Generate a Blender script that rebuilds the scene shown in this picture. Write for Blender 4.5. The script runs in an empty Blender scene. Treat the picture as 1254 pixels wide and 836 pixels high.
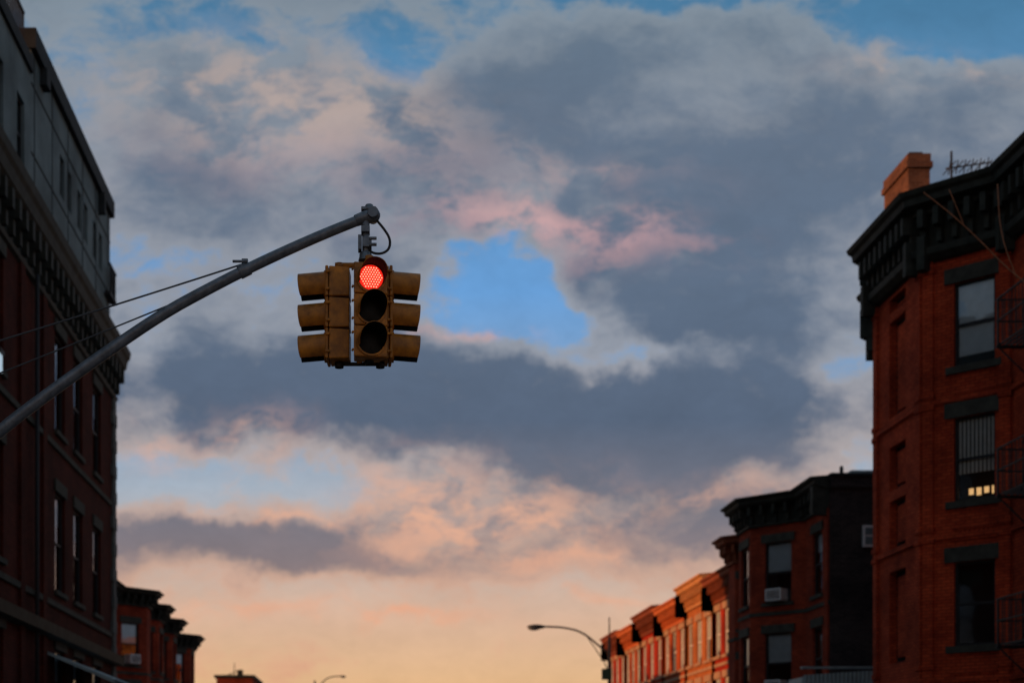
import bpy, math, random
from mathutils import Vector, Matrix
random.seed(7)
R = math.radians
scene = bpy.context.scene
COL = scene.collection

# ------------------------------------------------------------------ materials
def lin(r, g, b):
    f = lambda c: (c/255/12.92) if c/255 <= .04045 else ((c/255+.055)/1.055)**2.4
    return (f(r), f(g), f(b), 1)

def newmat(name):
    m = bpy.data.materials.new(name); m.use_nodes = True
    nt = m.node_tree
    return m, nt, nt.nodes['Principled BSDF']

def mat(name, col, rough=.7, var=.25, scale=3.0, metal=0.0, bump=.1, spec=.3, dirt=None):
    m, nt, b = newmat(name)
    tc = nt.nodes.new('ShaderNodeTexCoord')
    n = nt.nodes.new('ShaderNodeTexNoise'); n.inputs['Scale'].default_value = scale
    n.inputs['Detail'].default_value = 8; n.inputs['Roughness'].default_value = .65
    nt.links.new(tc.outputs['Object'], n.inputs['Vector'])
    r = nt.nodes.new('ShaderNodeValToRGB')
    lo = 1-var; hi = 1+var
    d = dirt or tuple(c*lo for c in col)
    r.color_ramp.elements[0].position = .3; r.color_ramp.elements[0].color = (d[0], d[1], d[2], 1)
    r.color_ramp.elements[1].position = .7; r.color_ramp.elements[1].color = (min(col[0]*hi,1), min(col[1]*hi,1), min(col[2]*hi,1), 1)
    nt.links.new(n.outputs['Fac'], r.inputs['Fac'])
    nt.links.new(r.outputs['Color'], b.inputs['Base Color'])
    b.inputs['Roughness'].default_value = rough
    b.inputs['Metallic'].default_value = metal
    b.inputs['Specular IOR Level'].default_value = spec
    if bump:
        bp = nt.nodes.new('ShaderNodeBump'); bp.inputs['Strength'].default_value = bump
        bp.inputs['Distance'].default_value = .02
        nt.links.new(n.outputs['Fac'], bp.inputs['Height'])
        nt.links.new(bp.outputs['Normal'], b.inputs['Normal'])
    return m

def brick(name, c1, c2, mortar, stain=.5, bw=.215, rh=.075):
    m, nt, b = newmat(name)
    uv = nt.nodes.new('ShaderNodeTexCoord')
    bt = nt.nodes.new('ShaderNodeTexBrick')
    bt.inputs['Scale'].default_value = 1
    bt.inputs['Brick Width'].default_value = bw; bt.inputs['Row Height'].default_value = rh
    bt.inputs['Mortar Size'].default_value = .008; bt.inputs['Mortar Smooth'].default_value = .3
    bt.inputs['Color1'].default_value = (*c1, 1); bt.inputs['Color2'].default_value = (*c2, 1)
    bt.inputs['Mortar'].default_value = (*mortar, 1)
    nt.links.new(uv.outputs['UV'], bt.inputs['Vector'])
    n = nt.nodes.new('ShaderNodeTexNoise'); n.inputs['Scale'].default_value = .7
    n.inputs['Detail'].default_value = 9; n.inputs['Roughness'].default_value = .7
    nt.links.new(uv.outputs['Object'], n.inputs['Vector'])
    r = nt.nodes.new('ShaderNodeValToRGB')
    r.color_ramp.elements[0].position = .32; r.color_ramp.elements[0].color = (1-stain, 1-stain, 1-stain*.9, 1)
    r.color_ramp.elements[1].position = .68; r.color_ramp.elements[1].color = (1.0, 1.0, 1.0, 1)
    nt.links.new(n.outputs['Fac'], r.inputs['Fac'])
    mx = nt.nodes.new('ShaderNodeMix'); mx.data_type = 'RGBA'; mx.blend_type = 'MULTIPLY'
    mx.inputs['Factor'].default_value = 1
    nt.links.new(bt.outputs['Color'], mx.inputs['A']); nt.links.new(r.outputs['Color'], mx.inputs['B'])
    nt.links.new(mx.outputs['Result'], b.inputs['Base Color'])
    bp = nt.nodes.new('ShaderNodeBump'); bp.inputs['Strength'].default_value = .5; bp.inputs['Distance'].default_value = .012
    bp.invert = True
    nt.links.new(bt.outputs['Fac'], bp.inputs['Height']); nt.links.new(bp.outputs['Normal'], b.inputs['Normal'])
    b.inputs['Roughness'].default_value = .9; b.inputs['Specular IOR Level'].default_value = .08
    return m

def glassmat():
    m = bpy.data.materials.new('window_glass'); m.use_nodes = True
    nt = m.node_tree; nt.nodes.clear()
    o = nt.nodes.new('ShaderNodeOutputMaterial')
    t = nt.nodes.new('ShaderNodeBsdfTransparent'); t.inputs['Color'].default_value = (.88, .92, .92, 1)
    g = nt.nodes.new('ShaderNodeBsdfGlossy'); g.inputs['Roughness'].default_value = .03
    g.inputs['Color'].default_value = (.9, .95, 1, 1)
    f = nt.nodes.new('ShaderNodeFresnel'); f.inputs['IOR'].default_value = 1.5
    mx = nt.nodes.new('ShaderNodeMixShader')
    tc = nt.nodes.new('ShaderNodeTexCoord'); n = nt.nodes.new('ShaderNodeTexNoise'); n.inputs['Scale'].default_value = 1.3
    bp = nt.nodes.new('ShaderNodeBump'); bp.inputs['Strength'].default_value = .08; bp.inputs['Distance'].default_value = .05
    nt.links.new(tc.outputs['Object'], n.inputs['Vector']); nt.links.new(n.outputs['Fac'], bp.inputs['Height'])
    nt.links.new(bp.outputs['Normal'], g.inputs['Normal'])
    a = nt.nodes.new('ShaderNodeMath'); a.operation = 'ADD'; a.inputs[1].default_value = .07
    nt.links.new(f.outputs[0], a.inputs[0]); nt.links.new(a.outputs[0], mx.inputs[0])
    nt.links.new(t.outputs[0], mx.inputs[1]); nt.links.new(g.outputs[0], mx.inputs[2])
    nt.links.new(mx.outputs[0], o.inputs[0])
    return m

def emis(name, col, s, base=(.5, .02, .01)):
    m, nt, b = newmat(name)
    b.inputs['Base Color'].default_value = (*base, 1)
    b.inputs['Emission Color'].default_value = (*col, 1); b.inputs['Emission Strength'].default_value = s
    n = nt.nodes.new('ShaderNodeTexNoise'); n.inputs['Scale'].default_value = 40
    r = nt.nodes.new('ShaderNodeMapRange'); r.inputs['To Min'].default_value = .4; r.inputs['To Max'].default_value = .6
    nt.links.new(n.outputs['Fac'], r.inputs['Value']); nt.links.new(r.outputs[0], b.inputs['Roughness'])
    return m

BR_R = brick('red_brick', (.66, .088, .030), (.48, .056, .020), (.12, .03, .016), .62)
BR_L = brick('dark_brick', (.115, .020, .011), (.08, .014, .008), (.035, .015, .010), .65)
BR_2 = brick('brown_brick', (.42, .062, .026), (.28, .042, .018), (.08, .03, .02), .6)
BR_A = brick('orange_brick', (.56, .105, .026), (.42, .075, .020), (.24, .08, .035), .55)
BR_B = brick('tan_brick', (.56, .185, .052), (.45, .135, .038), (.28, .11, .05), .45)
BR_C = brick('scarlet_brick', (.52, .040, .014), (.38, .030, .012), (.16, .035, .018), .55)
BR_CH = brick('chimney_brick', (.20, .09, .052), (.12, .055, .035), (.20, .13, .10), .65)
BR_T = brick('tarred_brick', (.030, .027, .027), (.06, .048, .044), (.10, .085, .08), .7)
STONE = mat('brownstone_trim', (.046, .046, .038), .85, .35, 4, spec=.12)
STONE_L = mat('limestone_trim', (.34, .21, .13), .85, .3, 4, spec=.12)
QUOIN = mat('grey_quoin_stone', (.10, .105, .10), .85, .3, 3, spec=.12)
CORN = mat('dark_cornice_paint', (.026, .029, .024), .7, .5, 3, spec=.15)
CORN_R = mat('brown_cornice_paint', (.20, .052, .022), .7, .35, 3, spec=.15)
CORN_T = mat('cream_cornice_paint', (.50, .24, .095), .7, .25, 3, spec=.15)
CORN_O = mat('orange_cornice_paint', (.48, .13, .038), .7, .25, 3, spec=.15)
CLAD = mat('grey_cladding', (.12, .16, .17), .8, .45, .6, spec=.15)
CLAD_D = mat('dark_coping', (.028, .033, .036), .75, .3, 2, spec=.12)
FRAME_D = mat('dark_window_frame', (.022, .022, .024), .6, .2, 8, spec=.2)
FRAME_W = mat('white_window_frame', (.60, .61, .61), .6, .12, 8)
SHADE = mat('window_shade', (.52, .59, .64), .9, .1, 5)
CURT = mat('pale_curtain', (.5, .5, .5), .9, .25, 6)
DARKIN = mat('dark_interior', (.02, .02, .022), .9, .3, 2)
ROOF = mat('roof_tar', (.05, .05, .052), .9, .3, 1)
IRON = mat('black_iron', (.02, .02, .022), .6, .3, 9, spec=.2)
STEEL = mat('galvanised_steel', (.115, .14, .165), .42, .4, 14, metal=.3, bump=.06, spec=.5)
WIRE = mat('steel_wire', (.06, .07, .08), .5, .2, 20, metal=.3, bump=0)
RUBBER = mat('black_cable', (.015, .015, .017), .5, .2, 20, bump=0)
YEL = mat('signal_yellow_paint', (.44, .165, .012), .48, .25, 9, bump=.06, dirt=(.16, .058, .007), spec=.35)
BLK = mat('visor_inner_black', (.008, .008, .008), .9, .3, 20, bump=0, spec=.08)
LENS_D = mat('unlit_lens', (.006, .006, .005), .5, .3, 30, bump=.05, spec=.2)
RED_BASE = emis('red_lens_lit', (1.0, .022, .010), .85, (.3, .01, .005))
RED_DOT = emis('red_led_dot', (1.0, .20, .12), 3.4)
LAMPG = emis('warm_room_lamp', (1.0, .55, .22), .9, (.6, .4, .2))
GLOWC = emis('bluish_glow', (.66, .86, 1.0), .5, (.3, .4, .5))  # bluish glow for the unidentified bright item on the left wall
GLASS = glassmat()
BARK = mat('twig_bark', (.28, .12, .06), .8, .3, 10)
METAL_C = mat('corrugated_metal', (.24, .32, .34), .6, .2, 3, metal=.2)
ASPH = mat('asphalt', (.05, .05, .052), .9, .25, 6)
CONC = mat('concrete_pavement', (.28, .27, .25), .9, .2, 3)
PAINT = mat('white_road_paint', (.7, .7, .68), .7, .2, 8)
SOIL = mat('ground_soil', (.09, .085, .075), .95, .3, .5)
GREENM = mat('green_sign_paint', (.015, .05, .03), .6, .2, 6)

# ------------------------------------------------------------------ mesh builder
class B:
    def __init__(s):
        s.v = []; s.f = []; s.m = []; s.mats = []; s.smooth = []
    def mi(s, m):
        if m not in s.mats: s.mats.append(m)
        return s.mats.index(m)
    def face(s, pts, m, sm=False):
        i = len(s.v); s.v += [tuple(p) for p in pts]
        s.f.append(tuple(range(i, i+len(pts)))); s.m.append(s.mi(m)); s.smooth.append(sm)
    def hexa(s, c, m):
        i = len(s.v); s.v += [tuple(p) for p in c]
        for q in ((3,2,1,0),(4,5,6,7),(0,1,5,4),(1,2,6,5),(2,3,7,6),(3,0,4,7)):
            s.f.append(tuple(i+k for k in q)); s.m.append(s.mi(m)); s.smooth.append(False)
    def box(s, x0, x1, y0, y1, z0, z1, m):
        s.hexa([(x0,y0,z0),(x1,y0,z0),(x1,y1,z0),(x0,y1,z0),(x0,y0,z1),(x1,y0,z1),(x1,y1,z1),(x0,y1,z1)], m)
    def tube(s, pts, rad, m, n=10, caps=True):
        pts = [Vector(p) for p in pts]
        if not isinstance(rad, (list, tuple)): rad = [rad]*len(pts)
        up = Vector((0, 0, 1)); rings = []
        t0 = (pts[1]-pts[0]).normalized()
        if abs(t0.dot(up)) > .95: up = Vector((0, 1, 0))
        a = t0.cross(up).normalized()
        for k, p in enumerate(pts):
            t = (pts[min(k+1, len(pts)-1)]-pts[max(k-1, 0)]).normalized()
            a = (a - t*a.dot(t)).normalized(); b = t.cross(a)
            i = len(s.v)
            for j in range(n):
                w = 2*math.pi*j/n
                s.v.append(tuple(p+(a*math.cos(w)+b*math.sin(w))*rad[k]))
            rings.append(i)
        for k in range(len(pts)-1):
            for j in range(n):
                s.f.append((rings[k]+j, rings[k]+(j+1)%n, rings[k+1]+(j+1)%n, rings[k+1]+j)); s.m.append(s.mi(m)); s.smooth.append(True)
        if caps:
            s.f.append(tuple(rings[0]+j for j in range(n))[::-1]); s.m.append(s.mi(m)); s.smooth.append(False)
            s.f.append(tuple(rings[-1]+j for j in range(n))); s.m.append(s.mi(m)); s.smooth.append(False)
    def sphere(s, c, r, m, sc=(1,1,1), nu=14, nv=9):
        c = Vector(c); i0 = len(s.v)
        for a in range(nv+1):
            th = math.pi*a/nv
            for b in range(nu):
                ph = 2*math.pi*b/nu
                s.v.append((c.x+r*sc[0]*math.sin(th)*math.cos(ph), c.y+r*sc[1]*math.sin(th)*math.sin(ph), c.z+r*sc[2]*math.cos(th)))
        for a in range(nv):
            for b in range(nu):
                s.f.append((i0+a*nu+b, i0+(a+1)*nu+b, i0+(a+1)*nu+(b+1)%nu, i0+a*nu+(b+1)%nu)); s.m.append(s.mi(m)); s.smooth.append(True)
    def build(s, name, parent=None, bevel=0, matrix=None):
        me = bpy.data.meshes.new(name)
        vs = s.v
        if matrix is not None: vs = [tuple(matrix @ Vector(p)) for p in s.v]
        org = Vector(parent.location) if parent is not None else Vector((0, 0, 0))
        me.from_pydata([tuple(Vector(p)-org) for p in vs], [], s.f)
        for m in s.mats: me.materials.append(m)
        uvl = me.uv_layers.new(name='UVMap')
        for p in me.polygons:
            p.material_index = s.m[p.index]; p.use_smooth = s.smooth[p.index]
            nn = p.normal
            if abs(nn.z) > .75:
                for li in p.loop_indices:
                    q = Vector(vs[me.loops[li].vertex_index]); uvl.data[li].uv = (q.x, q.y)
            else:
                t = Vector((-nn.y, nn.x, 0)).normalized()
                for li in p.loop_indices:
                    q = Vector(vs[me.loops[li].vertex_index]); uvl.data[li].uv = (q.dot(t), q.z)
        me.update()
        ob = bpy.data.objects.new(name, me); COL.objects.link(ob)
        if parent is not None: ob.parent = parent
        if bevel:
            bv = ob.modifiers.new('bevel', 'BEVEL'); bv.width = bevel; bv.segments = 2; bv.limit_method = 'ANGLE'
        return ob

def empty(name, loc=(0, 0, 0)):
    e = bpy.data.objects.new(name, None); e.empty_display_size = .5
    e.location = loc; COL.objects.link(e); return e

class W:  # wall frame
    def __init__(s, p0, p1):
        s.p = Vector((p0[0], p0[1], 0)); q = Vector((p1[0], p1[1], 0))
        s.L = (q-s.p).length; s.d = (q-s.p).normalized(); s.n = Vector((s.d.y, -s.d.x, 0))
    def pt(s, a, o, z): return s.p+s.d*a+s.n*o+Vector((0, 0, z))
    def ob(s, b, a0, a1, o0, o1, z0, z1, m):
        P = s.pt
        b.hexa([P(a0,o1,z0),P(a1,o1,z0),P(a1,o0,z0),P(a0,o0,z0),P(a0,o1,z1),P(a1,o1,z1),P(a1,o0,z1),P(a0,o0,z1)], m)

def wall(b, w, z0, z1, ops, m, rev=.16):
    xs = sorted(set([0, w.L]+[o[0] for o in ops]+[o[1] for o in ops]))
    zs = sorted(set([z0, z1]+[o[2] for o in ops]+[o[3] for o in ops]))
    P = w.pt
    for i in range(len(xs)-1):
        for j in range(len(zs)-1):
            cx = (xs[i]+xs[i+1])/2; cz = (zs[j]+zs[j+1])/2
            if any(o[0] < cx < o[1] and o[2] < cz < o[3] for o in ops): continue
            b.face([P(xs[i],0,zs[j]),P(xs[i+1],0,zs[j]),P(xs[i+1],0,zs[j+1]),P(xs[i],0,zs[j+1])], m)
    for a0, a1, za, zb in [o[:4] for o in ops]:
        r = -rev
        b.face([P(a0,0,za),P(a0,r,za),P(a0,r,zb),P(a0,0,zb)][::-1], m)
        b.face([P(a1,0,za),P(a1,r,za),P(a1,r,zb),P(a1,0,zb)], m)
        b.face([P(a0,0,zb),P(a1,0,zb),P(a1,r,zb),P(a0,r,zb)], m)
        b.face([P(a0,0,za),P(a1,0,za),P(a1,r,za),P(a0,r,za)][::-1], m)

def window(b, w, a0, a1, za, zb, frame, stone, lint=.28, cover='rand', ext=.12, sillh=.12):
    r0, r1 = -.16, -.08
    t = .055
    zm = (za+zb)/2
    w.ob(b, a0, a0+t, r0, r1, za, zb, frame); w.ob(b, a1-t, a1, r0, r1, za, zb, frame)
    w.ob(b, a0+t, a1-t, r0, r1, zb-t, zb, frame); w.ob(b, a0+t, a1-t, r0, r1, za, za+t, frame)
    w.ob(b, a0+t, a1-t, r0+.01, r1-.005, zm-.03, zm+.03, frame)
    P = w.pt
    b.face([P(a0+t,-.12,za+t),P(a1-t,-.12,za+t),P(a1-t,-.12,zm-.03),P(a0+t,-.12,zm-.03)], GLASS)
    b.face([P(a0+t,-.105,zm+.03),P(a1-t,-.105,zm+.03),P(a1-t,-.105,zb-t),P(a0+t,-.105,zb-t)], GLASS)
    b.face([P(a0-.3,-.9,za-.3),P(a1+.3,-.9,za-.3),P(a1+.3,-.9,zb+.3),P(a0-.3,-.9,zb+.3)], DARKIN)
    if cover == 'rand': cover = random.choice(['shade', 'half', 'curt', 'none', 'full', 'curt'])
    if cover in ('shade', 'half', 'full'):
        h = {'shade': zm+.0, 'half': zb-(zb-za)*.3, 'full': za+.25}[cover]
        b.face([P(a0+.02,-.165,h),P(a1-.02,-.165,h),P(a1-.02,-.165,zb),P(a0+.02,-.165,zb)], SHADE)
    if cover == 'curt':
        ww = a1-a0
        for q0, q1 in ((a0, a0+ww*.3), (a1-ww*.3, a1)):
            n = 6
            for k in range(n):
                u0 = q0+(q1-q0)*k/n; u1 = q0+(q1-q0)*(k+1)/n
                d0 = -.18-.03*(k % 2); d1 = -.18-.03*((k+1) % 2)
                b.face([P(u0,d0,za),P(u1,d1,za),P(u1,d1,zb),P(u0,d0,zb)], CURT)
    if cover == 'blind':
        n = 9
        for k in range(n):
            u0 = a0+.05+(a1-a0-.1)*k/n
            w.ob(b, u0, u0+(a1-a0-.1)/n*.62, -.185, -.168, za+.62, zb-.05, FRAME_W)
    if stone:
        if lint: w.ob(b, a0-ext, a1+ext, -.05, .05, zb+.002, zb+lint, stone)
        w.ob(b, a0-ext*.8, a1+ext*.8, -.05, .08, za-sillh, za-.002, stone)

def offpts(path, off):
    out = []
    n = len(path)
    for i in range(n):
        p = Vector(path[i])
        ns = []
        if i > 0:
            d = (Vector(path[i])-Vector(path[i-1])).normalized(); ns.append(Vector((d.y, -d.x)))
        if i < n-1:
            d = (Vector(path[i+1])-Vector(path[i])).normalized(); ns.append(Vector((d.y, -d.x)))
        if len(ns) == 1: out.append(p+ns[0]*off)
        else:
            m = (ns[0]+ns[1]).normalized(); out.append(p+m*off/max(.4, m.dot(ns[0])))
    return out

def cornice(b, path, prof, m, brk=None):
    rows = [[(q.x, q.y, z) for q in offpts(path, o)] for o, z in prof]
    for r in range(len(rows)-1):
        for i in range(len(path)-1):
            b.face([rows[r][i], rows[r][i+1], rows[r+1][i+1], rows[r+1][i]], m)
    b.face([rows[r][0] for r in range(len(rows))], m)
    b.face([rows[r][-1] for r in range(len(rows))][::-1], m)
    if brk:
        sp, wd, o, z0, z1 = brk
        for i in range(len(path)-1):
            w = W(path[i], path[i+1]); n = max(1, int(w.L/sp))
            for k in range(n+1):
                a = .12+(w.L-.24)*k/n
                w.ob(b, a-wd/2, a+wd/2, .02, o, z0+(z1-z0)*.45, z1, m)
                w.ob(b, a-wd/2+.01, a+wd/2-.01, .02, o*.55, z0, z0+(z1-z0)*.45, m)

def std_prof(z, k=1.0, s=1.0):
    return [(.03, z-.95*k), (.10*s, z-.93*k), (.10*s, z-.85*k), (.05*s, z-.83*k), (.05*s, z-.36*k), (.16*s, z-.33*k), (.40*s, z-.26*k), (.46*s, z-.20*k),
            (.46*s, z-.11*k), (.56*s, z-.07*k), (.58*s, z), (-.1, z+.05)]

def roofcap(b, pts, z, m=ROOF):
    b.face([(p[0], p[1], z) for p in pts], m)

# ------------------------------------------------------------------ houses
def house(name, side, xw, xb, ya, yb, bay, H, br, corn, stone, frame, floors, wh, nflat=3, k=1.0, covers=None, ww=.95):
    e = empty(name, (xw, (ya+yb)/2, 0))
    dx = 12*side
    if side > 0:
        fac = [(xw, yb)]+([(xw, bay[3]), (xb, bay[2]), (xb, bay[1]), (xw, bay[0])] if bay else [])+[(xw, ya)]
        path = [(xw+dx, yb)]+fac+[(xw+dx, ya)]
    else:
        fac = [(xw, ya)]+([(xw, bay[0]), (xb, bay[1]), (xb, bay[2]), (xw, bay[3])] if bay else [])+[(xw, yb)]
        path = [(xw+dx, ya)]+fac+[(xw+dx, yb)]
    bw, bt = B(), B()
    for i in range(len(path)):
        w = W(path[i], path[(i+1) % len(path)])
        isf = 1 <= i <= len(path)-3
        ops = []
        if isf and w.L > 1.1:
            n = (nflat if not bay else max(1, int(w.L/1.9)))
            for k2 in range(n):
                c = w.L*(k2+.5)/n; hw = min(ww/2, w.L/n*.36)
                for z in floors: ops.append((c-hw, c+hw, z, z+wh))
        wall(bw, w, 0, H-.02, ops, br if isf else BR_T)
        for o in ops: window(bt, w, *o, frame, stone, cover=random.choice(covers) if covers else 'rand')
    cb = B()
    cornice(cb, fac, std_prof(H, k), corn, (.42, .1, .36, H-.82*k, H-.3*k))
    for z in floors:
        cornice(cb, fac, [(-.03, z-.42), (.045, z-.42), (.045, z-.30), (-.03, z-.30)], stone)
    for (p0, p1) in ((fac[0], fac[1]), (fac[-2], fac[-1])):
        w = W(p0, p1)
        a = .02 if p0 == fac[0] else w.L-.3
        w.ob(cb, a, a+.28, -.03, .06, 0, H-.97*k, br)
        # cornice end console
        w.ob(cb, a+.02, a+.26, .03, .5, H-1.15*k, H-.28*k, corn)
    roofcap(bw, path, H-.03)
    cx = xw+side*5
    bw.box(min(cx, cx+side*.9), max(cx, cx+side*.9), yb-.75, yb-.08, H-.05, H+1.1, BR_T)
    bw.build('walls', e); bt.build('windows', e); cb.build('cornice', e)
    return e

# ---- corner building on the right
e = empty('brick_corner_building', (13.9, 30, 0))
path = [(30, 38.95), (13.9, 38.95), (13.9, 36.7), (12.5, 35.3), (12.5, 32.26), (13.9, 30.86), (13.9, 16), (30, 16)]
H = 14.7
bw, bt, cb = B(), B(), B()
zw = [1.3, 4.5, 7.72, 10.72]
for i in range(len(path)):
    w = W(path[i], path[(i+1) % len(path)])
    ops = []; rec = []
    if i == 4:
        s = math.sqrt(2)
        for z in zw: ops.append((.50*s, 1.14*s, z, z+1.86))
    elif i == 2:
        for z in zw: ops.append((.6, 1.4, z, z+1.86))
    elif i == 5:
        for c in (3.0, 5.4, 8.2, 11.0, 13.4):
            for z in zw: ops.append((c-.5, c+.5, z, z+1.86))
    elif i == 6:
        for c in (2.5, 5.5, 8.5, 11.5):
            for z in zw: ops.append((c-.5, c+.5, z, z+1.86))
    elif i == 3:
        for z0, z1 in ((10.2, 12.5), (12.72, 13.05), (8.45, 9.5), (7.05, 8.2), (4.3, 6.5), (1.3, 3.4)):
            rec.append((.95, 2.0, z0, z1))
    wall(bw, w, 0, H-.1, ops+rec, BR_R, rev=.2)
    for a0, a1, z0, z1 in rec:
        P = w.pt
        bw.face([P(a0,-.195,z0),P(a1,-.195,z0),P(a1,-.195,z1),P(a0,-.195,z1)], BR_T)
        w.ob(bw, a0+.22, a1-.22, -.25, -.12, z0+.14, z1-.14, BR_R)
    for k, o in enumerate(ops):
        cov = 'rand'
        if i == 4: cov = ['none', 'none', 'blind', 'full'][k]
        window(bt, w, *o, FRAME_D, STONE, lint=.34, cover=cov, ext=.2, sillh=.16)
        if i == 4 and k == 2:
            for q in range(4):
                a = o[0]+.14+q*.17
                w.ob(bt, a, a+.10, -.5, -.48, o[2]+.20-.03*(q % 2), o[2]+.34, LAMPG)
        if i == 4 and k > 0:
            for q in range(9):
                a = o[0]+q*(o[1]-o[0])/9
                w.ob(bt, a, a+.06, -.03, .045, o[2]-.78, o[2]-.66, BR_R)
            w.ob(bt, o[0]-.05, o[1]+.05, -.03, .035, o[2]-.62, o[2]-.56, BR_R)
            w.ob(bt, o[0]-.05, o[1]+.05, -.03, .035, o[2]-.88, o[2]-.82, BR_R)
    if i in (2, 3, 4):
        for a in (.0, w.L-.28):
            w.ob(cb, a+.02, a+.26, -.03, .07, 0, 13.3, BR_R)
            for z in (4.0, 7.1, 10.1, 9.85, 6.85, 12.9):
                w.ob(cb, a+.0, a+.29, -.02, .10, z, z+.1, BR_R)
fac = path[1:7]
cornice(cb, fac, [(-.02, H-1.55), (.12, H-1.52), (.26, H-1.40), (.28, H-1.25), (.1, H-1.2)], CORN)
cornice(cb, fac, [(.03, H-1.22), (.06, H-1.2), (.06, H-.5), (.2, H-.46), (.2, H-.38), (.5, H-.3), (.52, H-.16), (.60, H-.1), (.64, H), (-.1, H+.06)], CORN, (.36, .13, .44, H-1.15, H-.42))
for i in range(1, 6):
    w = W(path[i], path[i+1])
    for a in (0.02, w.L-.2):
        w.ob(cb, a, a+.18, .03, .38, H-1.75, H-1.0, CORN)
w = W(path[2], path[3]); w.ob(cb, 1.4, 1.95, .02, .42, 12.55, 13.25, CORN); w.ob(cb, 1.45, 1.93, .02, .25, 12.2, 12.55, CORN)
for z in (3.8, 7.0, 10.05):
    cornice(cb, fac, [(-.03, z-.1), (.06, z-.1), (.06, z+.02), (-.03, z+.02)], BR_R)
roofcap(bw, path, H-.02)
bw.build('walls', e); bt.build('windows', e); cb.build('cornice', e)
ch = B()
ch.box(14.0, 14.56, 37.1, 38.85, H-.1, 17.45, BR_CH)
ch.box(13.94, 14.62, 37.04, 38.91, 17.45, 17.6, BR_CH)
ch.box(13.98, 14.58, 37.08, 38.87, 17.6, 17.82, BR_CH)
ch.box(14.1, 14.45, 37.3, 37.7, 17.82, 17.95, BR_T); ch.box(14.1, 14.45, 38.1, 38.5, 17.82, 17.95, BR_T)
ch.box(14.62, 15.1, 37.6, 38.7, H-.1, 17.1, CLAD_D)
ch.build('chimney', e)

an = B()
ax, ay = 15.0, 36.8
an.tube([(ax, ay, 14.6), (ax, ay, 17.75)], .03, IRON, 6)
an.tube([(ax-.15, ay, 17.3), (ax+.95, ay-.2, 17.38)], .022, IRON, 6)
for q in range(6):
    x = ax-.05+q*.18; h = .42-.03*q
    an.tube([(x, ay-.04*q-h, 17.32), (x, ay-.04*q+h, 17.32)], .015, IRON, 5)
    an.tube([(x-.03, ay-.04*q, 17.15), (x+.03, ay-.04*q, 17.5)], .015, IRON, 5)
an.build('tv_antenna')

# fire escape on the main wall
fe = B(); w = W((13.9, 29.5), (13.9, 24.0))
for z in (4.3, 7.4, 10.5):
    for k in range(8): w.ob(fe, .05, 5.2, .05+k*.12, .08+k*.12, z, z+.04, IRON)
    for a in (.05, 1.7, 3.4, 5.15):
        w.ob(fe, a, a+.05, .0, .98, z-.06, z-.001, IRON)
        w.ob(fe, a, a+.04, .92, .96, z, z+.95, IRON)
        fe.tube([w.pt(a, .02, z-.9), w.pt(a, .9, z-.05)], .018, IRON, 6)
    for h in (.5, .95):
        w.ob(fe, .0, 5.25, .93, .96, z+h, z+h+.03, IRON)
        w.ob(fe, .0, .04, .0, .95, z+h, z+h+.03, IRON)
    for k in range(34):
        a = .1+k*.155; w.ob(fe, a, a+.014, .94, .955, z+.04, z+.95, IRON)
    for k in range(6):
        w.ob(fe, .01, .03, .1+k*.14, .115+k*.14, z+.04, z+.95, IRON)
for z0, z1 in ((4.3, 7.4), (7.4, 10.5)):
    for o in (.3, .75):
        fe.tube([w.pt(3.2, o, z1), w.pt(.7, o, z0)], .025, IRON, 6)
        fe.tube([w.pt(3.2, o, z1+.8), w.pt(.7, o, z0+.8)], .013, IRON, 6)
    for k in range(12):
        t = (k+.5)/12; a = 3.2-2.5*t; z = z1+(z0-z1)*t
        w.ob(fe, a-.08, a+.08, .31, .74, z-.01, z+.01, IRON)
fe.build('fire_escape')

# tarred party-wall row house with bay
h2 = house('bay_row_house', 1, 13.9, 12.5, 43.2, 50.0, (45.5, 46.9, 48.4, 49.6), 10.7, BR_2, CORN, STONE, FRAME_D, [1.4, 4.3, 7.25], 1.95, covers=['shade', 'none', 'curt', 'half'])
pb = B()
pb.box(13.92, 25.9, 43.12, 43.42, 10.35, 10.70, BR_T)
pb.box(13.9, 26.0, 43.06, 43.48, 10.70, 10.78, CLAD_D)
pb.box(14.9, 16.4, 44.2, 45.0, 10.7, 11.1, METAL_C)
pb.tube([(14.5, 43.9, 10.6), (14.5, 43.9, 11.15)], .06, CLAD_D, 8)
pb.build('parapet', h2)
def ac(b, w, a0, z0):
    w.ob(b, a0, a0+.55, -.1, .34, z0, z0+.38, FRAME_W)
    for k in range(6): w.ob(b, a0+.04, a0+.51, .335, .35, z0+.05+k*.05, z0+.075+k*.05, CLAD_D)
acb = B(); w = W((12.5, 46.9), (13.9, 45.5))
ac(acb, w, w.L/2-.27, 7.28); ac(acb, w, w.L/2-.3, 4.33)
acb.build('air_conditioner')
sw = B(); w = W((13.9, 43.2), (25.9, 43.2))
w.ob(sw, 1.0, 1.5, -.02, .09, 8.55, 9.2, FRAME_W)
w.ob(sw, 1.06, 1.44, .0, .1, 8.62, 8.86, CLAD); w.ob(sw, 1.06, 1.44, .0, .1, 8.91, 9.13, CLAD)
sw.build('side_window', h2)
sh = B()
for k in range(24):
    x = 12.6+k*.12
    sh.hexa([(x,41.5,0),(x+.07,41.46,0),(x+.12,41.5,0),(x+.12,41.6,0),(x,41.5,4.55+k*.008),(x+.07,41.46,4.55+k*.008),(x+.12,41.5,4.55+k*.008),(x+.12,41.6,4.55+k*.008)], METAL_C)
sh.box(12.55, 15.5, 41.44, 41.64, 4.74, 4.8, METAL_C)
sh.box(12.6, 15.4, 41.62, 43.0, 0, 4.5, METAL_C)
sh.build('corrugated_metal_shed')

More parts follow.
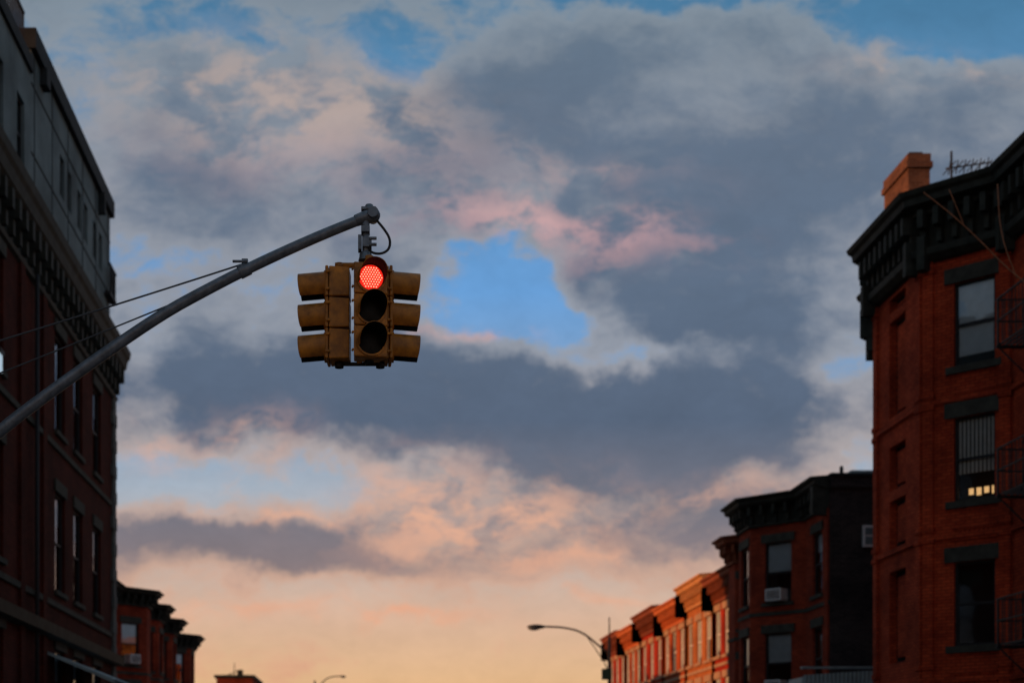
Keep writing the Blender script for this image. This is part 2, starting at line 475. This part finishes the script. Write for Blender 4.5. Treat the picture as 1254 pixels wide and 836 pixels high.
rows = [(50.02, 53.4, 10.2, BR_2, CORN_R), (53.42, 57.9, 9.55, BR_C, CORN_R), (57.92, 62.9, 9.85, BR_B, CORN_T), (62.92, 67.8, 9.5, BR_A, CORN_O),
        (67.82, 73.4, 9.75, BR_C, CORN_R), (73.42, 78.0, 9.45, BR_A, CORN_O), (78.02, 83.2, 9.6, BR_C, CORN_R)]
for a, b_, hh, br, cn in rows:
    if a == 50.02:
        house('brick_row_house', 1, 13.9, 13.1, a, b_, (50.5, 51.3, 52.2, 53.0), hh, br, cn, STONE, FRAME_D, [1.2, 4.0, 6.9], 1.8, covers=['shade'])
    else:
        house('brick_row_house', 1, 13.9, None, a, b_, None, hh, br, cn, STONE_L, FRAME_W, [1.0, 3.7, 6.4], 1.8, 3, k=1.1, covers=['shade', 'full', 'full', 'curt'], ww=.95)

for a, b_, bay, hh in ((57.4, 64.0, (60.6, 62.0, 63.0, 63.9), 9.65), (64.02, 68.3, (64.4, 65.4, 66.9, 67.9), 9.45), (68.32, 73.0, (68.9, 70.0, 71.4, 72.4), 9.3), (73.02, 80.2, (75.5, 76.9, 78.7, 79.9), 9.2)):
    house('bay_row_house', -1, -11.0, -9.8, a, b_, bay, hh, BR_2, CORN, STONE, FRAME_D, [1.1, 3.7, 6.4], 1.8, k=.75, covers=['curt', 'shade', 'half'])
ac2 = B(); w = W((-11, 60.6), (-9.8, 62.0)); ac(ac2, w, w.L/2-.27, 6.45); ac2.build('air_conditioner')

fb = B()
fb.box(-14.2, -10.9, 130, 140, 0, 10.6, BR_2)
fb.box(-14.4, -10.7, 129.8, 140.2, 10.6, 10.85, CORN)
fb.box(-12.4, -11.9, 131, 131.6, 10.85, 11.4, CORN)
fb.tube([(-12.6, 130.5, 10.8), (-12.6, 130.5, 12.0)], .04, IRON, 5)
fb.tube([(-13.4, 130.5, 10.8), (-12.2, 130.5, 11.3)], .04, IRON, 5)
fb.build('brick_house')

# ------------------------------------------------------------------ left building
e = empty('brick_apartment_building', (-8, 25, 0))
X = -8.0; Y0, Y1 = 7.0, 44.2  # unseen near end of the building extended so that it shades the signal
bw, bt, cb = B(), B(), B()
w = W((X, Y0), (X, Y1))
ops = []
cs = [41.4, 38.75, 36.5, 30.3, 27.6, 23.0, 20.0, 17.0, 14.0, 11.0]
for c in cs:
    for z in (2.3, 6.3, 10.35): ops.append((c-Y0-.58, c-Y0+.58, z, z+2.5))
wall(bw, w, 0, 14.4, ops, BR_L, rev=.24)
for o in ops:
    window(bt, w, *o, FRAME_D, STONE, lint=.3, cover=random.choice(['none', 'none', 'none', 'half']), ext=.1)
for p0, p1 in (((X, Y1), (-28, Y1)), ((-28, Y1), (-28, Y0)), ((-28, Y0), (X, Y0))):
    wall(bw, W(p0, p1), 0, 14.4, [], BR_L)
w.ob(cb, w.L-.45, w.L-.02, -.03, .07, 0, 13.4, QUOIN)
for q in range(16):
    w.ob(cb, w.L-.62 if q % 2 else w.L-.5, w.L-.0, -.02, .09, .4+q*.8, .78+q*.8, QUOIN)
for c in (32.4, 34.6, 25.2):
    w.ob(cb, c-Y0-.2, c-Y0+.2, -.03, .07, 0, 13.3, BR_L)
for z in (5.85, 9.85):
    w.ob(cb, 0, w.L-.65, -.03, .06, z, z+.14, STONE)
cb.tube([(X+.12, 33.5, 0), (X+.12, 33.5, 13.4)], .05, IRON, 8)
fp = [(X, Y0), (X, Y1), (X-3, Y1)]
cornice(cb, fp, [(-.02, 13.2), (.08, 13.25), (.10, 13.35), (.05, 13.4), (.05, 14.1), (.16, 14.15), (.32, 14.3), (.36, 14.55), (.42, 14.65), (.45, 14.85), (-.14, 14.95)], CORN, (.62, .2, .32, 13.42, 14.2))
cornice(cb, fp, [(-.02, 5.0), (.25, 5.05), (.3, 5.3), (-.02, 5.4)], CORN)
ops2 = []
for c in (31.0, 32.9): ops2.append((c-Y0-.35, c-Y0+.35, 15.7, 17.3))
for c in (37.3, 38.2, 39.5, 40.4, 41.7, 42.6): ops2.append((c-Y0-.26, c-Y0+.26, 16.75, 17.8))
yst = 33.9
wA = W((-8.12, Y0), (-8.12, yst)); wB = W((-8.12, yst), (-8.12, Y1-.1))
oA = [o for o in ops2 if o[1] < yst-Y0]; oB = [(o[0]-(yst-Y0), o[1]-(yst-Y0), o[2], o[3]) for o in ops2 if o[0] > yst-Y0]
wall(bw, wA, 14.2, 18.5, oA, CLAD); wall(bw, wB, 14.2, 19.2, oB, CLAD)
for ww_, oo in ((wA, oA), (wB, oB)):
    for o in oo: window(bt, ww_, *o, FRAME_D, None, cover='none')
for k in range(6):
    a = k*1.9+.3
    if a < wB.L: wB.ob(cb, a, a+.03, -.01, .015, 15.0, 18.9, CLAD_D)
for z in (16.45, 18.1):
    wB.ob(cb, 0, wB.L, -.01, .02, z, z+.03, CLAD_D)
wall(bw, W((-8.12, Y1-.1), (-27, Y1-.1)), 14.2, 19.2, [], CLAD)
wall(bw, W((-27, yst), (-8.12, yst)), 18.0, 19.2, [], CLAD)
wall(bw, W((-27, Y0+.1), (-8.12, Y0+.1)), 14.2, 18.5, [], CLAD)
wall(bw, W((-27, Y1), (-27, Y0)), 14.2, 18.5, [], CLAD)
bw.face([(-8.12, Y0, 18.48), (-8.12, yst, 18.48), (-27, yst, 18.48), (-27, Y0, 18.48)], ROOF)
bw.face([(-8.12, yst, 19.18), (-8.12, Y1-.1, 19.18), (-27, Y1-.1, 19.18), (-27, yst, 19.18)], ROOF)
bw.face([(-8.0, Y0, 14.39), (-8.0, Y1, 14.39), (-28, Y1, 14.39), (-28, Y0, 14.39)], ROOF)
wB.ob(cb, -.05, wB.L+.12, -.3, .13, 18.92, 19.4, CLAD_D)
wB.ob(cb, .9, 1.3, -.5, .18, 18.5, 18.92, CLAD_D)
wB.ob(cb, 8.3, 8.5, -.2, .2, 18.3, 18.91, CLAD_D)
wA.ob(cb, 0, wA.L-.06, -.3, .08, 18.3, 18.62, CLAD_D)
wB.ob(cb, wB.L-1.0, wB.L+.08, .02, .2, 16.2, 16.3, IRON)
for k in range(6):
    a = wB.L-.95+k*.18; wB.ob(cb, a, a+.03, .16, .19, 16.3, 17.1, IRON)
wB.ob(cb, wB.L-1.0, wB.L+.08, .14, .2, 17.1, 17.16, IRON)
for k in range(60):
    a = wA.L-.2-k*.16
    if a > 0: wA.ob(cb, a, a+.03, -.15, -.12, 18.6, 19.65, IRON)
wA.ob(cb, wA.L-10, wA.L-.15, -.17, -.11, 19.65, 19.71, IRON)
bw.build('walls', e); bt.build('windows', e); cb.build('trim', e)
wl = B(); w = W((X, Y0), (X, Y1))
w.ob(wl, 22.50, 22.62, 0, .3, 10.44, 10.5, IRON)
w.ob(wl, 22.40, 22.66, .14, .30, 10.0, 10.36, GLOWC)  # made-up glowing box, stands for a bright item of unknown kind
w.ob(wl, 22.37, 22.69, .1, .34, 10.36, 10.44, IRON)
wl.build('bright_wall_item')
aw = B()
aw.hexa([(-8,35.0,4.6),(-6.35,35.0,3.9),(-6.35,41.5,3.9),(-8,41.5,4.6),(-8,35.0,4.68),(-6.3,35.0,3.98),(-6.3,41.5,3.98),(-8,41.5,4.68)], METAL_C)
aw.tube([(-6.3, 35, 3.95), (-6.3, 41.5, 3.95)], .04, STEEL, 8)
aw.build('shop_awning')

# ------------------------------------------------------------------ ground
g = B(); g.box(-1500, 1500, -1500, 3000, -.6, -.14, SOIL); g.build('ground')
g = B(); g.box(-4.5, 10.3, -200, 1200, -.5, -.13, ASPH); g.build('road')
g = B()
g.box(-200, -4.52, -6, 6.5, -.5, -.134, ASPH); g.box(10.32, 200, -6, 15.5, -.5, -.134, ASPH); g.build('cross_street')
for x0, x1, y0, y1 in ((-8.0, -4.5, 6.5, 1200), (10.3, 13.9, 15.5, 1200), (-8.0, -4.5, -200, -6), (10.3, 13.9, -200, -6)):
    g = B(); g.box(x0, x1, y0, y1, -.5, 0.0, CONC); g.build('pavement', bevel=.02)
g = B()
for k in range(12):
    x = -4.1+k*1.2; g.box(x, x+.55, 6.9, 9.6, -.129, -.125, PAINT)
for k in range(60):
    g.box(2.85, 3.0, 14+k*9, 17+k*9, -.129, -.125, PAINT)
g.build('road_markings')

# ------------------------------------------------------------------ traffic signal
Yp = 11.5
sig = empty('traffic_signal', (-4.65, Yp, 0))
pts = [(-4.65, 2.95), (-4.1, 3.42), (-3.5, 3.95), (-3.0, 4.40), (-2.6, 4.70), (-2.14, 5.03), (-1.68, 5.34), (-1.35, 5.52), (-1.02, 5.69), (-.69, 5.845), (-.36, 5.99), (-.03, 6.12)]
def smooth(p, it=3):
    for _ in range(it):
        q = [p[0]]
        for i in range(len(p)-1):
            a, b = Vector(p[i]), Vector(p[i+1]); q += [a*.75+b*.25, a*.25+b*.75]
        q.append(p[-1]); p = q
    return p
apts = smooth([(x, Yp, z) for x, z in pts], 2)
n = len(apts)
arm = B(); arm.tube(apts, [.052-.012*i/(n-1) for i in range(n)], STEEL, 20); arm.build('mast_arm', sig)
pole = B()
pole.tube([(-4.65, Yp, 0), (-4.65, Yp, 4.75)], [.13, .095], STEEL, 16)
pole.tube([(-4.65, Yp, 0), (-4.65, Yp, .35), (-4.65, Yp, .5)], [.22, .2, .13], STEEL, 8)
pole.sphere((-4.65, Yp, 4.75), .11, STEEL)
pole.tube([(-4.78, Yp, 2.92), (-4.5, Yp, 3.08)], .13, STEEL, 14)
pole.build('pole', sig)
wi = B()
cl = (-1.03, Yp, 5.74)
def sag(a, b, s, n=10):
    a, b = Vector(a), Vector(b)
    return [a.lerp(b, i/n)-Vector((0, 0, s*4*(i/n)*(1-i/n))) for i in range(n+1)]
wi.tube(sag(cl, (-4.6, Yp-.03, 4.63), .015), .0075, WIRE, 6)
wi.tube(sag((-1.05, Yp+.03, 5.66), (-4.6, Yp+.04, 4.26), .02), .0065, WIRE, 6)
wi.build('guy_wires', sig)
cb = B()
d = Vector((.33, 0, .165)).normalized()
c = Vector((-1.03, Yp, 5.685))
cb.tube([c-d*.045, c+d*.045], .054, STEEL, 16)
cb.box(-1.05, -1.0, Yp-.02, Yp+.02, 5.72, 5.775, STEEL)
cb.tube([(-1.0, Yp-.05, 5.74), (-1.12, Yp-.05, 5.74)], .012, STEEL, 8)
cb.build('wire_clamp', sig, bevel=.003)
ef = B()
ef.tube([(-.13, Yp, 6.085), (-.05, Yp, 6.115), (.0, Yp, 6.125)], [.046, .052, .056], STEEL, 18)
ef.sphere((.01, Yp, 6.13), .060, STEEL)
ef.tube([(.01, Yp-.08, 6.13), (.01, Yp+.08, 6.13)], .045, STEEL, 14)
ef.tube([(-.02, Yp, 6.17), (-.02, Yp, 6.215)], [.045, .03], STEEL, 12)
ef.box(-.085, .035, Yp-.035, Yp+.035, 6.165, 6.19, STEEL)
ef.tube([(-.05, Yp, 6.1), (-.05, Yp, 5.98)], [.035, .03], STEEL, 12)
ef.box(-.085, -.015, Yp-.05, Yp+.05, 5.98, 6.03, STEEL)
ef.tube([(-.05, Yp, 5.99), (-.05, Yp, 5.80)], .027, STEEL, 12)
ef.box(-.11, -.08, Yp-.045, Yp+.045, 5.84, 5.96, STEEL)
ef.box(-.075, .0, Yp-.05, Yp+.05, 5.86, 5.94, STEEL)
ef.tube([(-.02, Yp-.05, 5.925), (.04, Yp-.05, 5.925)], .014, STEEL, 8)
ef.tube([(-.02, Yp-.05, 5.875), (.04, Yp-.05, 5.875)], .014, STEEL, 8)
ef.tube([(-.05, Yp, 5.83), (-.05, Yp, 5.76)], [.04, .06], STEEL, 14)
ef.build('hanger', sig, bevel=.004)
cab = B()
loop = smooth([(.04, Yp, 6.09), (.10, Yp, 6.02), (.15, Yp, 5.94), (.145, Yp, 5.86), (.09, Yp, 5.82), (.02, Yp, 5.82), (-.03, Yp, 5.85)], 3)
cab.tube(loop, .0105, RUBBER, 8); cab.build('feed_cable', sig)

SEC = .252
def head(name, loc, ang, lit, gap=R(38), vlen=.215):
    """local: faces -Y, x right, z up, origin = middle section centre on door plane"""
    M = Matrix.Translation(Vector(loc)) @ Matrix.Rotation(ang, 4, 'Z')
    hb = B()
    for k in (-1, 0, 1):
        z = k*SEC; h = SEC/2-.003
        hb.hexa([(-.125,.0,z-h),(.125,.0,z-h),(.105,.165,z-h+.008),(-.105,.165,z-h+.008),(-.125,.0,z+h),(.125,.0,z+h),(.105,.165,z+h-.008),(-.105,.165,z+h-.008)], YEL)
        hb.hexa([(-.135,-.03,z-h),(.135,-.03,z-h),(.135,-.004,z-h),(-.135,-.004,z-h),(-.135,-.03,z+h),(.135,-.03,z+h),(.135,-.004,z+h),(-.135,-.004,z+h)], YEL)
        for zz in (-.07, .07):
            hb.box(.134, .152, -.028, .012, z+zz-.012, z+zz+.012, YEL)
            hb.box(-.152, -.134, -.028, .012, z+zz-.01, z+zz+.01, YEL)
    hb.build(name+'_housing', sig, bevel=.012, matrix=M)
    vb = B(); lb = B(); led = B()
    for k in (-1, 0, 1):
        z = k*SEC
        r = .110; n = 40
        def ring(rad, y, a): return (rad*math.sin(a), y, z+rad*math.cos(a))
        for j in range(n):
            a0 = 2*math.pi*j/n; a1 = 2*math.pi*(j+1)/n
            vb.face([ring(.120,-.031,a0), ring(.120,-.031,a1), ring(.120,-.045,a1), ring(.120,-.045,a0)], YEL, True)
            vb.face([ring(.120,-.045,a0), ring(.120,-.045,a1), ring(.107,-.045,a1), ring(.107,-.045,a0)], YEL)
            vb.face([ring(.107,-.045,a0), ring(.107,-.045,a1), ring(.098,-.031,a1), ring(.098,-.031,a0)], BLK, True)
        amax = math.pi-gap
        def ylen(a):
            t = abs(a)/amax
            if gap > 1: return -.045-vlen*(1-.72*max(0, (t-.35)/.65)**1.5)
            return -.045-vlen*(1-.10*t**3)
        def drop(y): return -(abs(y)-.045)*.07
        for j in range(n):
            a0 = -amax+2*amax*j/n; a1 = -amax+2*amax*(j+1)/n
            def q(rad, y, a):
                p = ring(rad, y, a); return (p[0], p[1], p[2]+drop(y))
            y0_, y1_ = ylen(a0), ylen(a1)
            vb.face([q(r,-.045,a0), q(r,-.045,a1), q(r,y1_,a1), q(r,y0_,a0)], YEL, True)
            vb.face([q(r-.004,-.045,a0), q(r-.004,y0_,a0), q(r-.004,y1_,a1), q(r-.004,-.045,a1)], BLK, True)
            vb.face([q(r,y0_,a0), q(r,y1_,a1), q(r-.004,y1_,a1), q(r-.004,y0_,a0)], YEL)
        on = lit and k == 1
        for i in range(5):
            for j in range(32):
                a0 = 2*math.pi*j/32; a1 = 2*math.pi*(j+1)/32
                ra, rb = .1*i/5, .1*(i+1)/5
                ya = -.034-.016*(1-(ra/.1)**2); yb = -.034-.016*(1-(rb/.1)**2)
                if i == 0: lb.face([ring(0,ya,0), ring(rb,yb,a1), ring(rb,yb,a0)], RED_BASE if on else LENS_D, True)
                else: lb.face([ring(ra,ya,a0), ring(ra,ya,a1), ring(rb,yb,a1), ring(rb,yb,a0)], RED_BASE if on else LENS_D, True)
        if on:
            s = .0215
            for iy in range(-5, 6):
                for ix in range(-6, 7):
                    x = ix*s+(s/2 if iy % 2 else 0); zz = iy*s*.866
                    rr = math.hypot(x, zz)
                    if rr < .088:
                        led.sphere((x, -.036-.016*(1-(rr/.1)**2), z+zz), .0056, RED_DOT, nu=8, nv=5)
    vb.build(name+'_visors', sig, matrix=M); lb.build(name+'_lenses', sig, matrix=M)
    if lit: led.build(name+'_leds', sig, matrix=M)

ZC = 5.36
head('front_head', (-.012, 11.36, ZC-.045), R(10), True, R(66), .19)
head('side_head', (-.340, 11.62, ZC-.01), R(-93), False)
head('cross_head', (.135, 11.62, ZC-.01), R(92), False)
br = B()
zt = ZC+SEC*1.5+.03; zb = ZC-SEC*1.5-.02
for z, r in ((zt, .022), (zb, .016)):
    mm = YEL if z == zt else IRON
    br.tube([(-.30, 11.62, z), (-.08, 11.62, z), (.10, 11.62, z)], r, mm, 10)
    br.tube([(-.03, 11.44, z), (-.06, 11.62, z)], r, mm, 10)
    for p in ((-.265, 11.62), (.07, 11.62), (-.02, 11.46)):
        br.tube([(p[0], p[1], z-.03), (p[0], p[1], z+.015)], .036, mm, 12)
br.tube([(-.05, 11.6, zt-.03), (-.05, 11.53, zt+.06)], .05, STEEL, 12)
br.tube([(-.10, 11.62, zt), (-.10, 11.62, zb)], .024, YEL, 10)
br.build('bracket', sig)

# ------------------------------------------------------------------ street lamps
def lamp(px_, y, ztop, zpole, reach, dirn, r=.09):
    e = empty('street_lamp', (px_, y, 0))
    b = B()
    b.tube([(px_, y, 0), (px_, y, zpole)], [r*1.2, r*.8], IRON, 10)
    b.tube([(px_, y, 0), (px_, y, .9), (px_, y, 1.1)], [r*2, r*1.8, r*1.1], IRON, 8)
    b.build('pole', e)
    b = B()
    arm = smooth([(px_, y, zpole-.75), (px_+dirn*.3, y, zpole-.55), (px_+dirn*reach*.32, y, ztop-.22), (px_+dirn*reach*.55, y, ztop), (px_+dirn*reach*.8, y, ztop+.03)], 3)
    b.tube(arm, .045, IRON, 8)
    b.tube([(px_, y, zpole-1.7), (px_+dirn*.25, y, zpole-1.1), (px_+dirn*reach*.30, y, ztop-.27)], .025, IRON, 6)
    b.build('arm', e)
    b = B(); b.sphere((px_+dirn*reach*.89, y, ztop+.02), reach*.115, IRON, (1, .38, .26))
    b.sphere((px_+dirn*reach*.92, y, ztop-.04), reach*.075, STEEL, (1, .5, .4)); b.build('luminaire', e)
    return e
l1 = lamp(10.86, 65, 8.4, 7.95, 3.75, -1)
b = B(); b.tube([(10.86, 65, 7.9), (10.86, 65, 8.85)], .03, IRON, 6)
b.box(10.5, 10.95, 64.85, 64.95, 6.0, 6.5, GREENM); b.build('finial', l1)
l2 = lamp(-4.4, 110, 9.3, 9.0, 2.4, 1)

# ------------------------------------------------------------------ bare street tree (limbs reach into the frame from the right)
tr = empty('bare_tree', (13.0, 22.5, 0))
b = B()
b.tube(smooth([(13.0, 22.5, -.05), (13.05, 22.5, 2.5), (12.9, 22.6, 5.0), (13.0, 22.6, 7.5)], 2), .13, BARK, 10)
def limb(p, d, L, r, depth):
    p = Vector(p); d = Vector(d).normalized(); pts_ = [p.copy()]; n = 7
    for i in range(n):
        d = (d+Vector((random.uniform(-.12, .12), random.uniform(-.1, .1), random.uniform(-.1, .1)))).normalized()
        p = p+d*L/n; pts_.append(p.copy())
        if depth and i in (2, 4, 5):
            dd = (d+Vector((random.uniform(-.7, .7), random.uniform(-.5, .5), random.uniform(-.3, .6)))).normalized()
            limb(p, dd, L*.5, r*(1-i/n)*.6, depth-1)
    b.tube(pts_, [r*(1-.85*i/n) for i in range(n+1)], BARK, 6)
for d_, L_ in (((.6, -.4, 1), 3.8), ((.9, -.6, .8), 4), ((.7, .1, .9), 3.0)):
    limb((13.0, 22.6, 7.2), d_, L_, .07, 2)
b.tube(smooth([(13.0, 22.6, 7.3), (12.4, 23.2, 8.4), (11.75, 24.2, 9.6), (11.3, 24.9, 10.3), (10.4, 25, 11.3), (9.7, 25, 11.85)], 2), .013, BARK, 6)
b.tube(smooth([(11.3, 24.9, 10.3), (11.05, 25, 11.1), (11.0, 25, 12.0)], 2), .010, BARK, 5)
b.tube(smooth([(10.4, 25, 11.3), (10.3, 25, 11.55), (10.15, 25, 11.9)], 2), .009, BARK, 5)
b.build('trunk_and_limbs', tr)

# ------------------------------------------------------------------ sun
S = Vector((-1, -.27, .135)).normalized()
sd = bpy.data.lights.new('sun', 'SUN'); sd.energy = 4.0; sd.angle = R(.5); sd.color = (1, .43, .16)
so = bpy.data.objects.new('sun', sd); COL.objects.link(so)
so.rotation_euler = S.to_track_quat('Z', 'Y').to_euler()

# ------------------------------------------------------------------ sky
wd = bpy.data.worlds.new('World'); scene.world = wd; wd.use_nodes = True
nt = wd.node_tree; nt.nodes.clear()
L = nt.links.new
def node(t): return nt.nodes.new(t)
def put(s, v):
    if isinstance(v, bpy.types.NodeSocket): L(v, s)
    else: s.default_value = v
def M(op, *a, clamp=False):
    n_ = node('ShaderNodeMath'); n_.operation = op; n_.use_clamp = clamp
    for i, x in enumerate(a): put(n_.inputs[i], x)
    return n_.outputs[0]
def VM(op, *a):
    n_ = node('ShaderNodeVectorMath'); n_.operation = op
    for i, x in enumerate(a): put(n_.inputs[i], x)
    return n_.outputs['Value'] if op in ('DOT_PRODUCT', 'LENGTH') else n_.outputs['Vector']
def VS(a, s):
    n_ = node('ShaderNodeVectorMath'); n_.operation = 'SCALE'; put(n_.inputs[0], a); put(n_.inputs['Scale'], s); return n_.outputs['Vector']
def comb(x, y, z):
    n_ = node('ShaderNodeCombineXYZ'); put(n_.inputs[0], x); put(n_.inputs[1], y); put(n_.inputs[2], z); return n_.outputs[0]
def noise(v, sc, det=6, rough=.55, col=False):
    n_ = node('ShaderNodeTexNoise'); n_.inputs['Scale'].default_value = sc; n_.inputs['Detail'].default_value = det
    n_.inputs['Roughness'].default_value = rough; L(v, n_.inputs['Vector'])
    return n_.outputs['Color'] if col else n_.outputs['Fac']
def mixc(f, a, b_):
    n_ = node('ShaderNodeMix'); n_.data_type = 'RGBA'; put(n_.inputs['Factor'], f); put(n_.inputs['A'], a); put(n_.inputs['B'], b_); return n_.outputs['Result']
def sstep(x, lo, hi):
    n_ = node('ShaderNodeMapRange'); n_.interpolation_type = 'SMOOTHSTEP'; put(n_.inputs['Value'], x)
    n_.inputs['From Min'].default_value = lo; n_.inputs['From Max'].default_value = hi; return n_.outputs[0]
def ramp(v, stops):
    n_ = node('ShaderNodeValToRGB'); cr = n_.color_ramp; cr.interpolation = 'LINEAR'
    f = M('DIVIDE', v, .7)
    while len(cr.elements) < len(stops): cr.elements.new(.5)
    for e_, (p, c) in zip(cr.elements, stops):
        e_.position = p/.7; e_.color = lin(*c)
    L(f, n_.inputs[0]); return n_.outputs['Color']

tc = node('ShaderNodeTexCoord'); sep = node('ShaderNodeSeparateXYZ'); L(tc.outputs['Generated'], sep.inputs[0])
X_, Y_, Z_ = sep.outputs
ya = M('MAXIMUM', M('ABSOLUTE', Y_), .3)
u = M('DIVIDE', X_, ya); v = M('DIVIDE', Z_, ya)
uv = comb(u, v, 0)
wn = VM('SUBTRACT', noise(uv, 9, 5, .62, True), (.5, .5, .5))
w1b = VM('MULTIPLY', VS(wn, .11), (1, .8, 0))
p = VM('ADD', uv, w1b)
def blobs(lst, pvec):
    acc = None
    for cx, cy, rx, ry, wgt in lst:
        d_ = VM('MULTIPLY', VM('SUBTRACT', pvec, (cx, cy, 0)), (1/rx, 1/ry, 0))
        g_ = M('MULTIPLY', M('EXPONENT', M('MULTIPLY', VM('DOT_PRODUCT', d_, d_), -1.0)), wgt)
        acc = g_ if acc is None else M('ADD', acc, g_)
    return acc
dens = blobs([
    (.085, .345, .052, .027, -.64), (.135, .325, .045, .026, -.48), (.185, .300, .050, .010, -.32),
    (.014, .500, .026, .020, -.26), (.41, .530, .07, .022, -.50), (.215, .55, .09, .014, -.3),
    (.335, .275, .03, .045, -.22), (-.158, .205, .07, .028, -.34), (-.043, .205, .055, .016, -.24), (-.118, .535, .03, .016, -.22),
    (-.15, .29, .02, .04, -.16),
    (.095, .465, .10, .05, .32), (.255, .40, .12, .09, .35), (.227, .325, .06, .026, .24), (.36, .45, .09, .05, .28),
    (-.003, .290, .15, .030, .42), (.14, .240, .14, .038, .46), (-.03, .250, .09, .022, .18), (.284, .247, .09, .045, .30), (-.12, .33, .06, .03, .10),
    (-.10, .163, .085, .016, .44), (-.02, .150, .08, .012, .28), (.227, .165, .08, .028, .28), (-.13, .40, .06, .03, .16), (.0, .40, .07, .04, .16), (-.13, .50, .03, .05, .12)], p)
st = comb(u, M('MULTIPLY', v, 1.7), .3)
stw = VM('ADD', st, VM('MULTIPLY', wn, (.06, .06, 0)))
n1 = noise(stw, 7.5, 7, .60); n2 = noise(stw, 26, 6, .68)
D = M('ADD', M('ADD', M('ADD', dens, .505), M('MULTIPLY', M('SUBTRACT', n1, .5), 1.15)), M('MULTIPLY', M('SUBTRACT', n2, .5), .55))
D = M('SUBTRACT', D, M('MULTIPLY', M('SUBTRACT', 1.0, sstep(v, .095, .165)), .24))
clear = ramp(v, [(.0, (230, 176, 124)), (.065, (228, 183, 137)), (.11, (218, 180, 154)), (.155, (196, 180, 172)), (.205, (164, 177, 192)), (.27, (132, 163, 198)), (.34, (104, 158, 214)), (.5, (84, 134, 174)), (.56, (68, 118, 154))])
light = ramp(v, [(.0, (216, 153, 120)), (.07, (220, 166, 132)), (.15, (204, 168, 150)), (.22, (178, 167, 166)), (.3, (150, 156, 168)), (.42, (145, 150, 161)), (.55, (130, 144, 157)), (.65, (124, 140, 155))])
dark = ramp(v, [(.0, (180, 130, 112)), (.09, (178, 138, 122)), (.14, (138, 122, 124)), (.19, (114, 114, 126)), (.25, (86, 100, 122)), (.34, (92, 108, 130)), (.46, (98, 113, 133)), (.6, (98, 118, 135))])
pinkc = ramp(v, [(.0, (232, 153, 114)), (.1, (238, 168, 132)), (.19, (230, 176, 148)), (.28, (212, 170, 158)), (.38, (214, 166, 166)), (.46, (188, 168, 160)), (.55, (176, 161, 155))])
c = mixc(sstep(D, .28, .50), clear, light)
c = mixc(sstep(D, .42, .84), c, dark)
pk = blobs([(.106, .392, .070, .016, .9), (.19, .378, .040, .018, .5), (.07, .317, .035, .005, .8), (-.043, .465, .085, .035, .85), (-.13, .495, .06, .03, .7), (.02, .44, .06, .03, .35), (.15, .43, .06, .012, .4),
            (.083, .180, .08, .030, .95), (.03, .20, .03, .03, .5), (.40, .50, .06, .012, .7), (.026, .109, .05, .005, .85), (-.089, .237, .03, .016, .6), (-.09, .112, .06, .006, .6),
            (-.07, .183, .06, .006, .8), (.15, .152, .06, .008, .6), (-.15, .235, .02, .02, .6), (.15, .12, .05, .005, .6), (.25, .20, .06, .012, .5)], p)
n3 = noise(stw, 17, 6, .66)
pf = M('MULTIPLY', pk, sstep(n3, .40, .58), clamp=True)
c = mixc(M('MULTIPLY', pf, .9), c, pinkc)
c = VS(c, M('ADD', .84, M('MULTIPLY', n2, .34)))
sky = node('ShaderNodeTexSky'); sky.sky_type = 'NISHITA'; sky.sun_disc = False
sky.sun_elevation = math.asin(S.z); sky.sun_rotation = math.atan2(S.x, S.y)
full = mixc(.04, VS(c, 10.0), sky.outputs['Color'])
bg = node('ShaderNodeBackground'); bg.inputs['Strength'].default_value = .1
out = node('ShaderNodeOutputWorld'); L(full, bg.inputs['Color']); L(bg.outputs[0], out.inputs['Surface'])
try: wd.cycles.sampling_method = 'MANUAL'; wd.cycles.sample_map_resolution = 256
except Exception: pass

# ------------------------------------------------------------------ camera
cd = bpy.data.cameras.new('camera'); co = bpy.data.objects.new('camera', cd); COL.objects.link(co)
co.location = (0, 0, 1.6); co.rotation_euler = (R(90), 0, 0)
cd.sensor_width = 36; cd.lens = 50.0; cd.shift_x = .137; cd.shift_y = .424
cd.clip_end = 6000; cd.clip_start = .1
cd.dof.use_dof = True; cd.dof.focus_distance = 11.4; cd.dof.aperture_fstop = 1.5
scene.camera = co
scene.view_settings.view_transform = 'Standard'; scene.view_settings.look = 'None'; scene.view_settings.exposure = 0
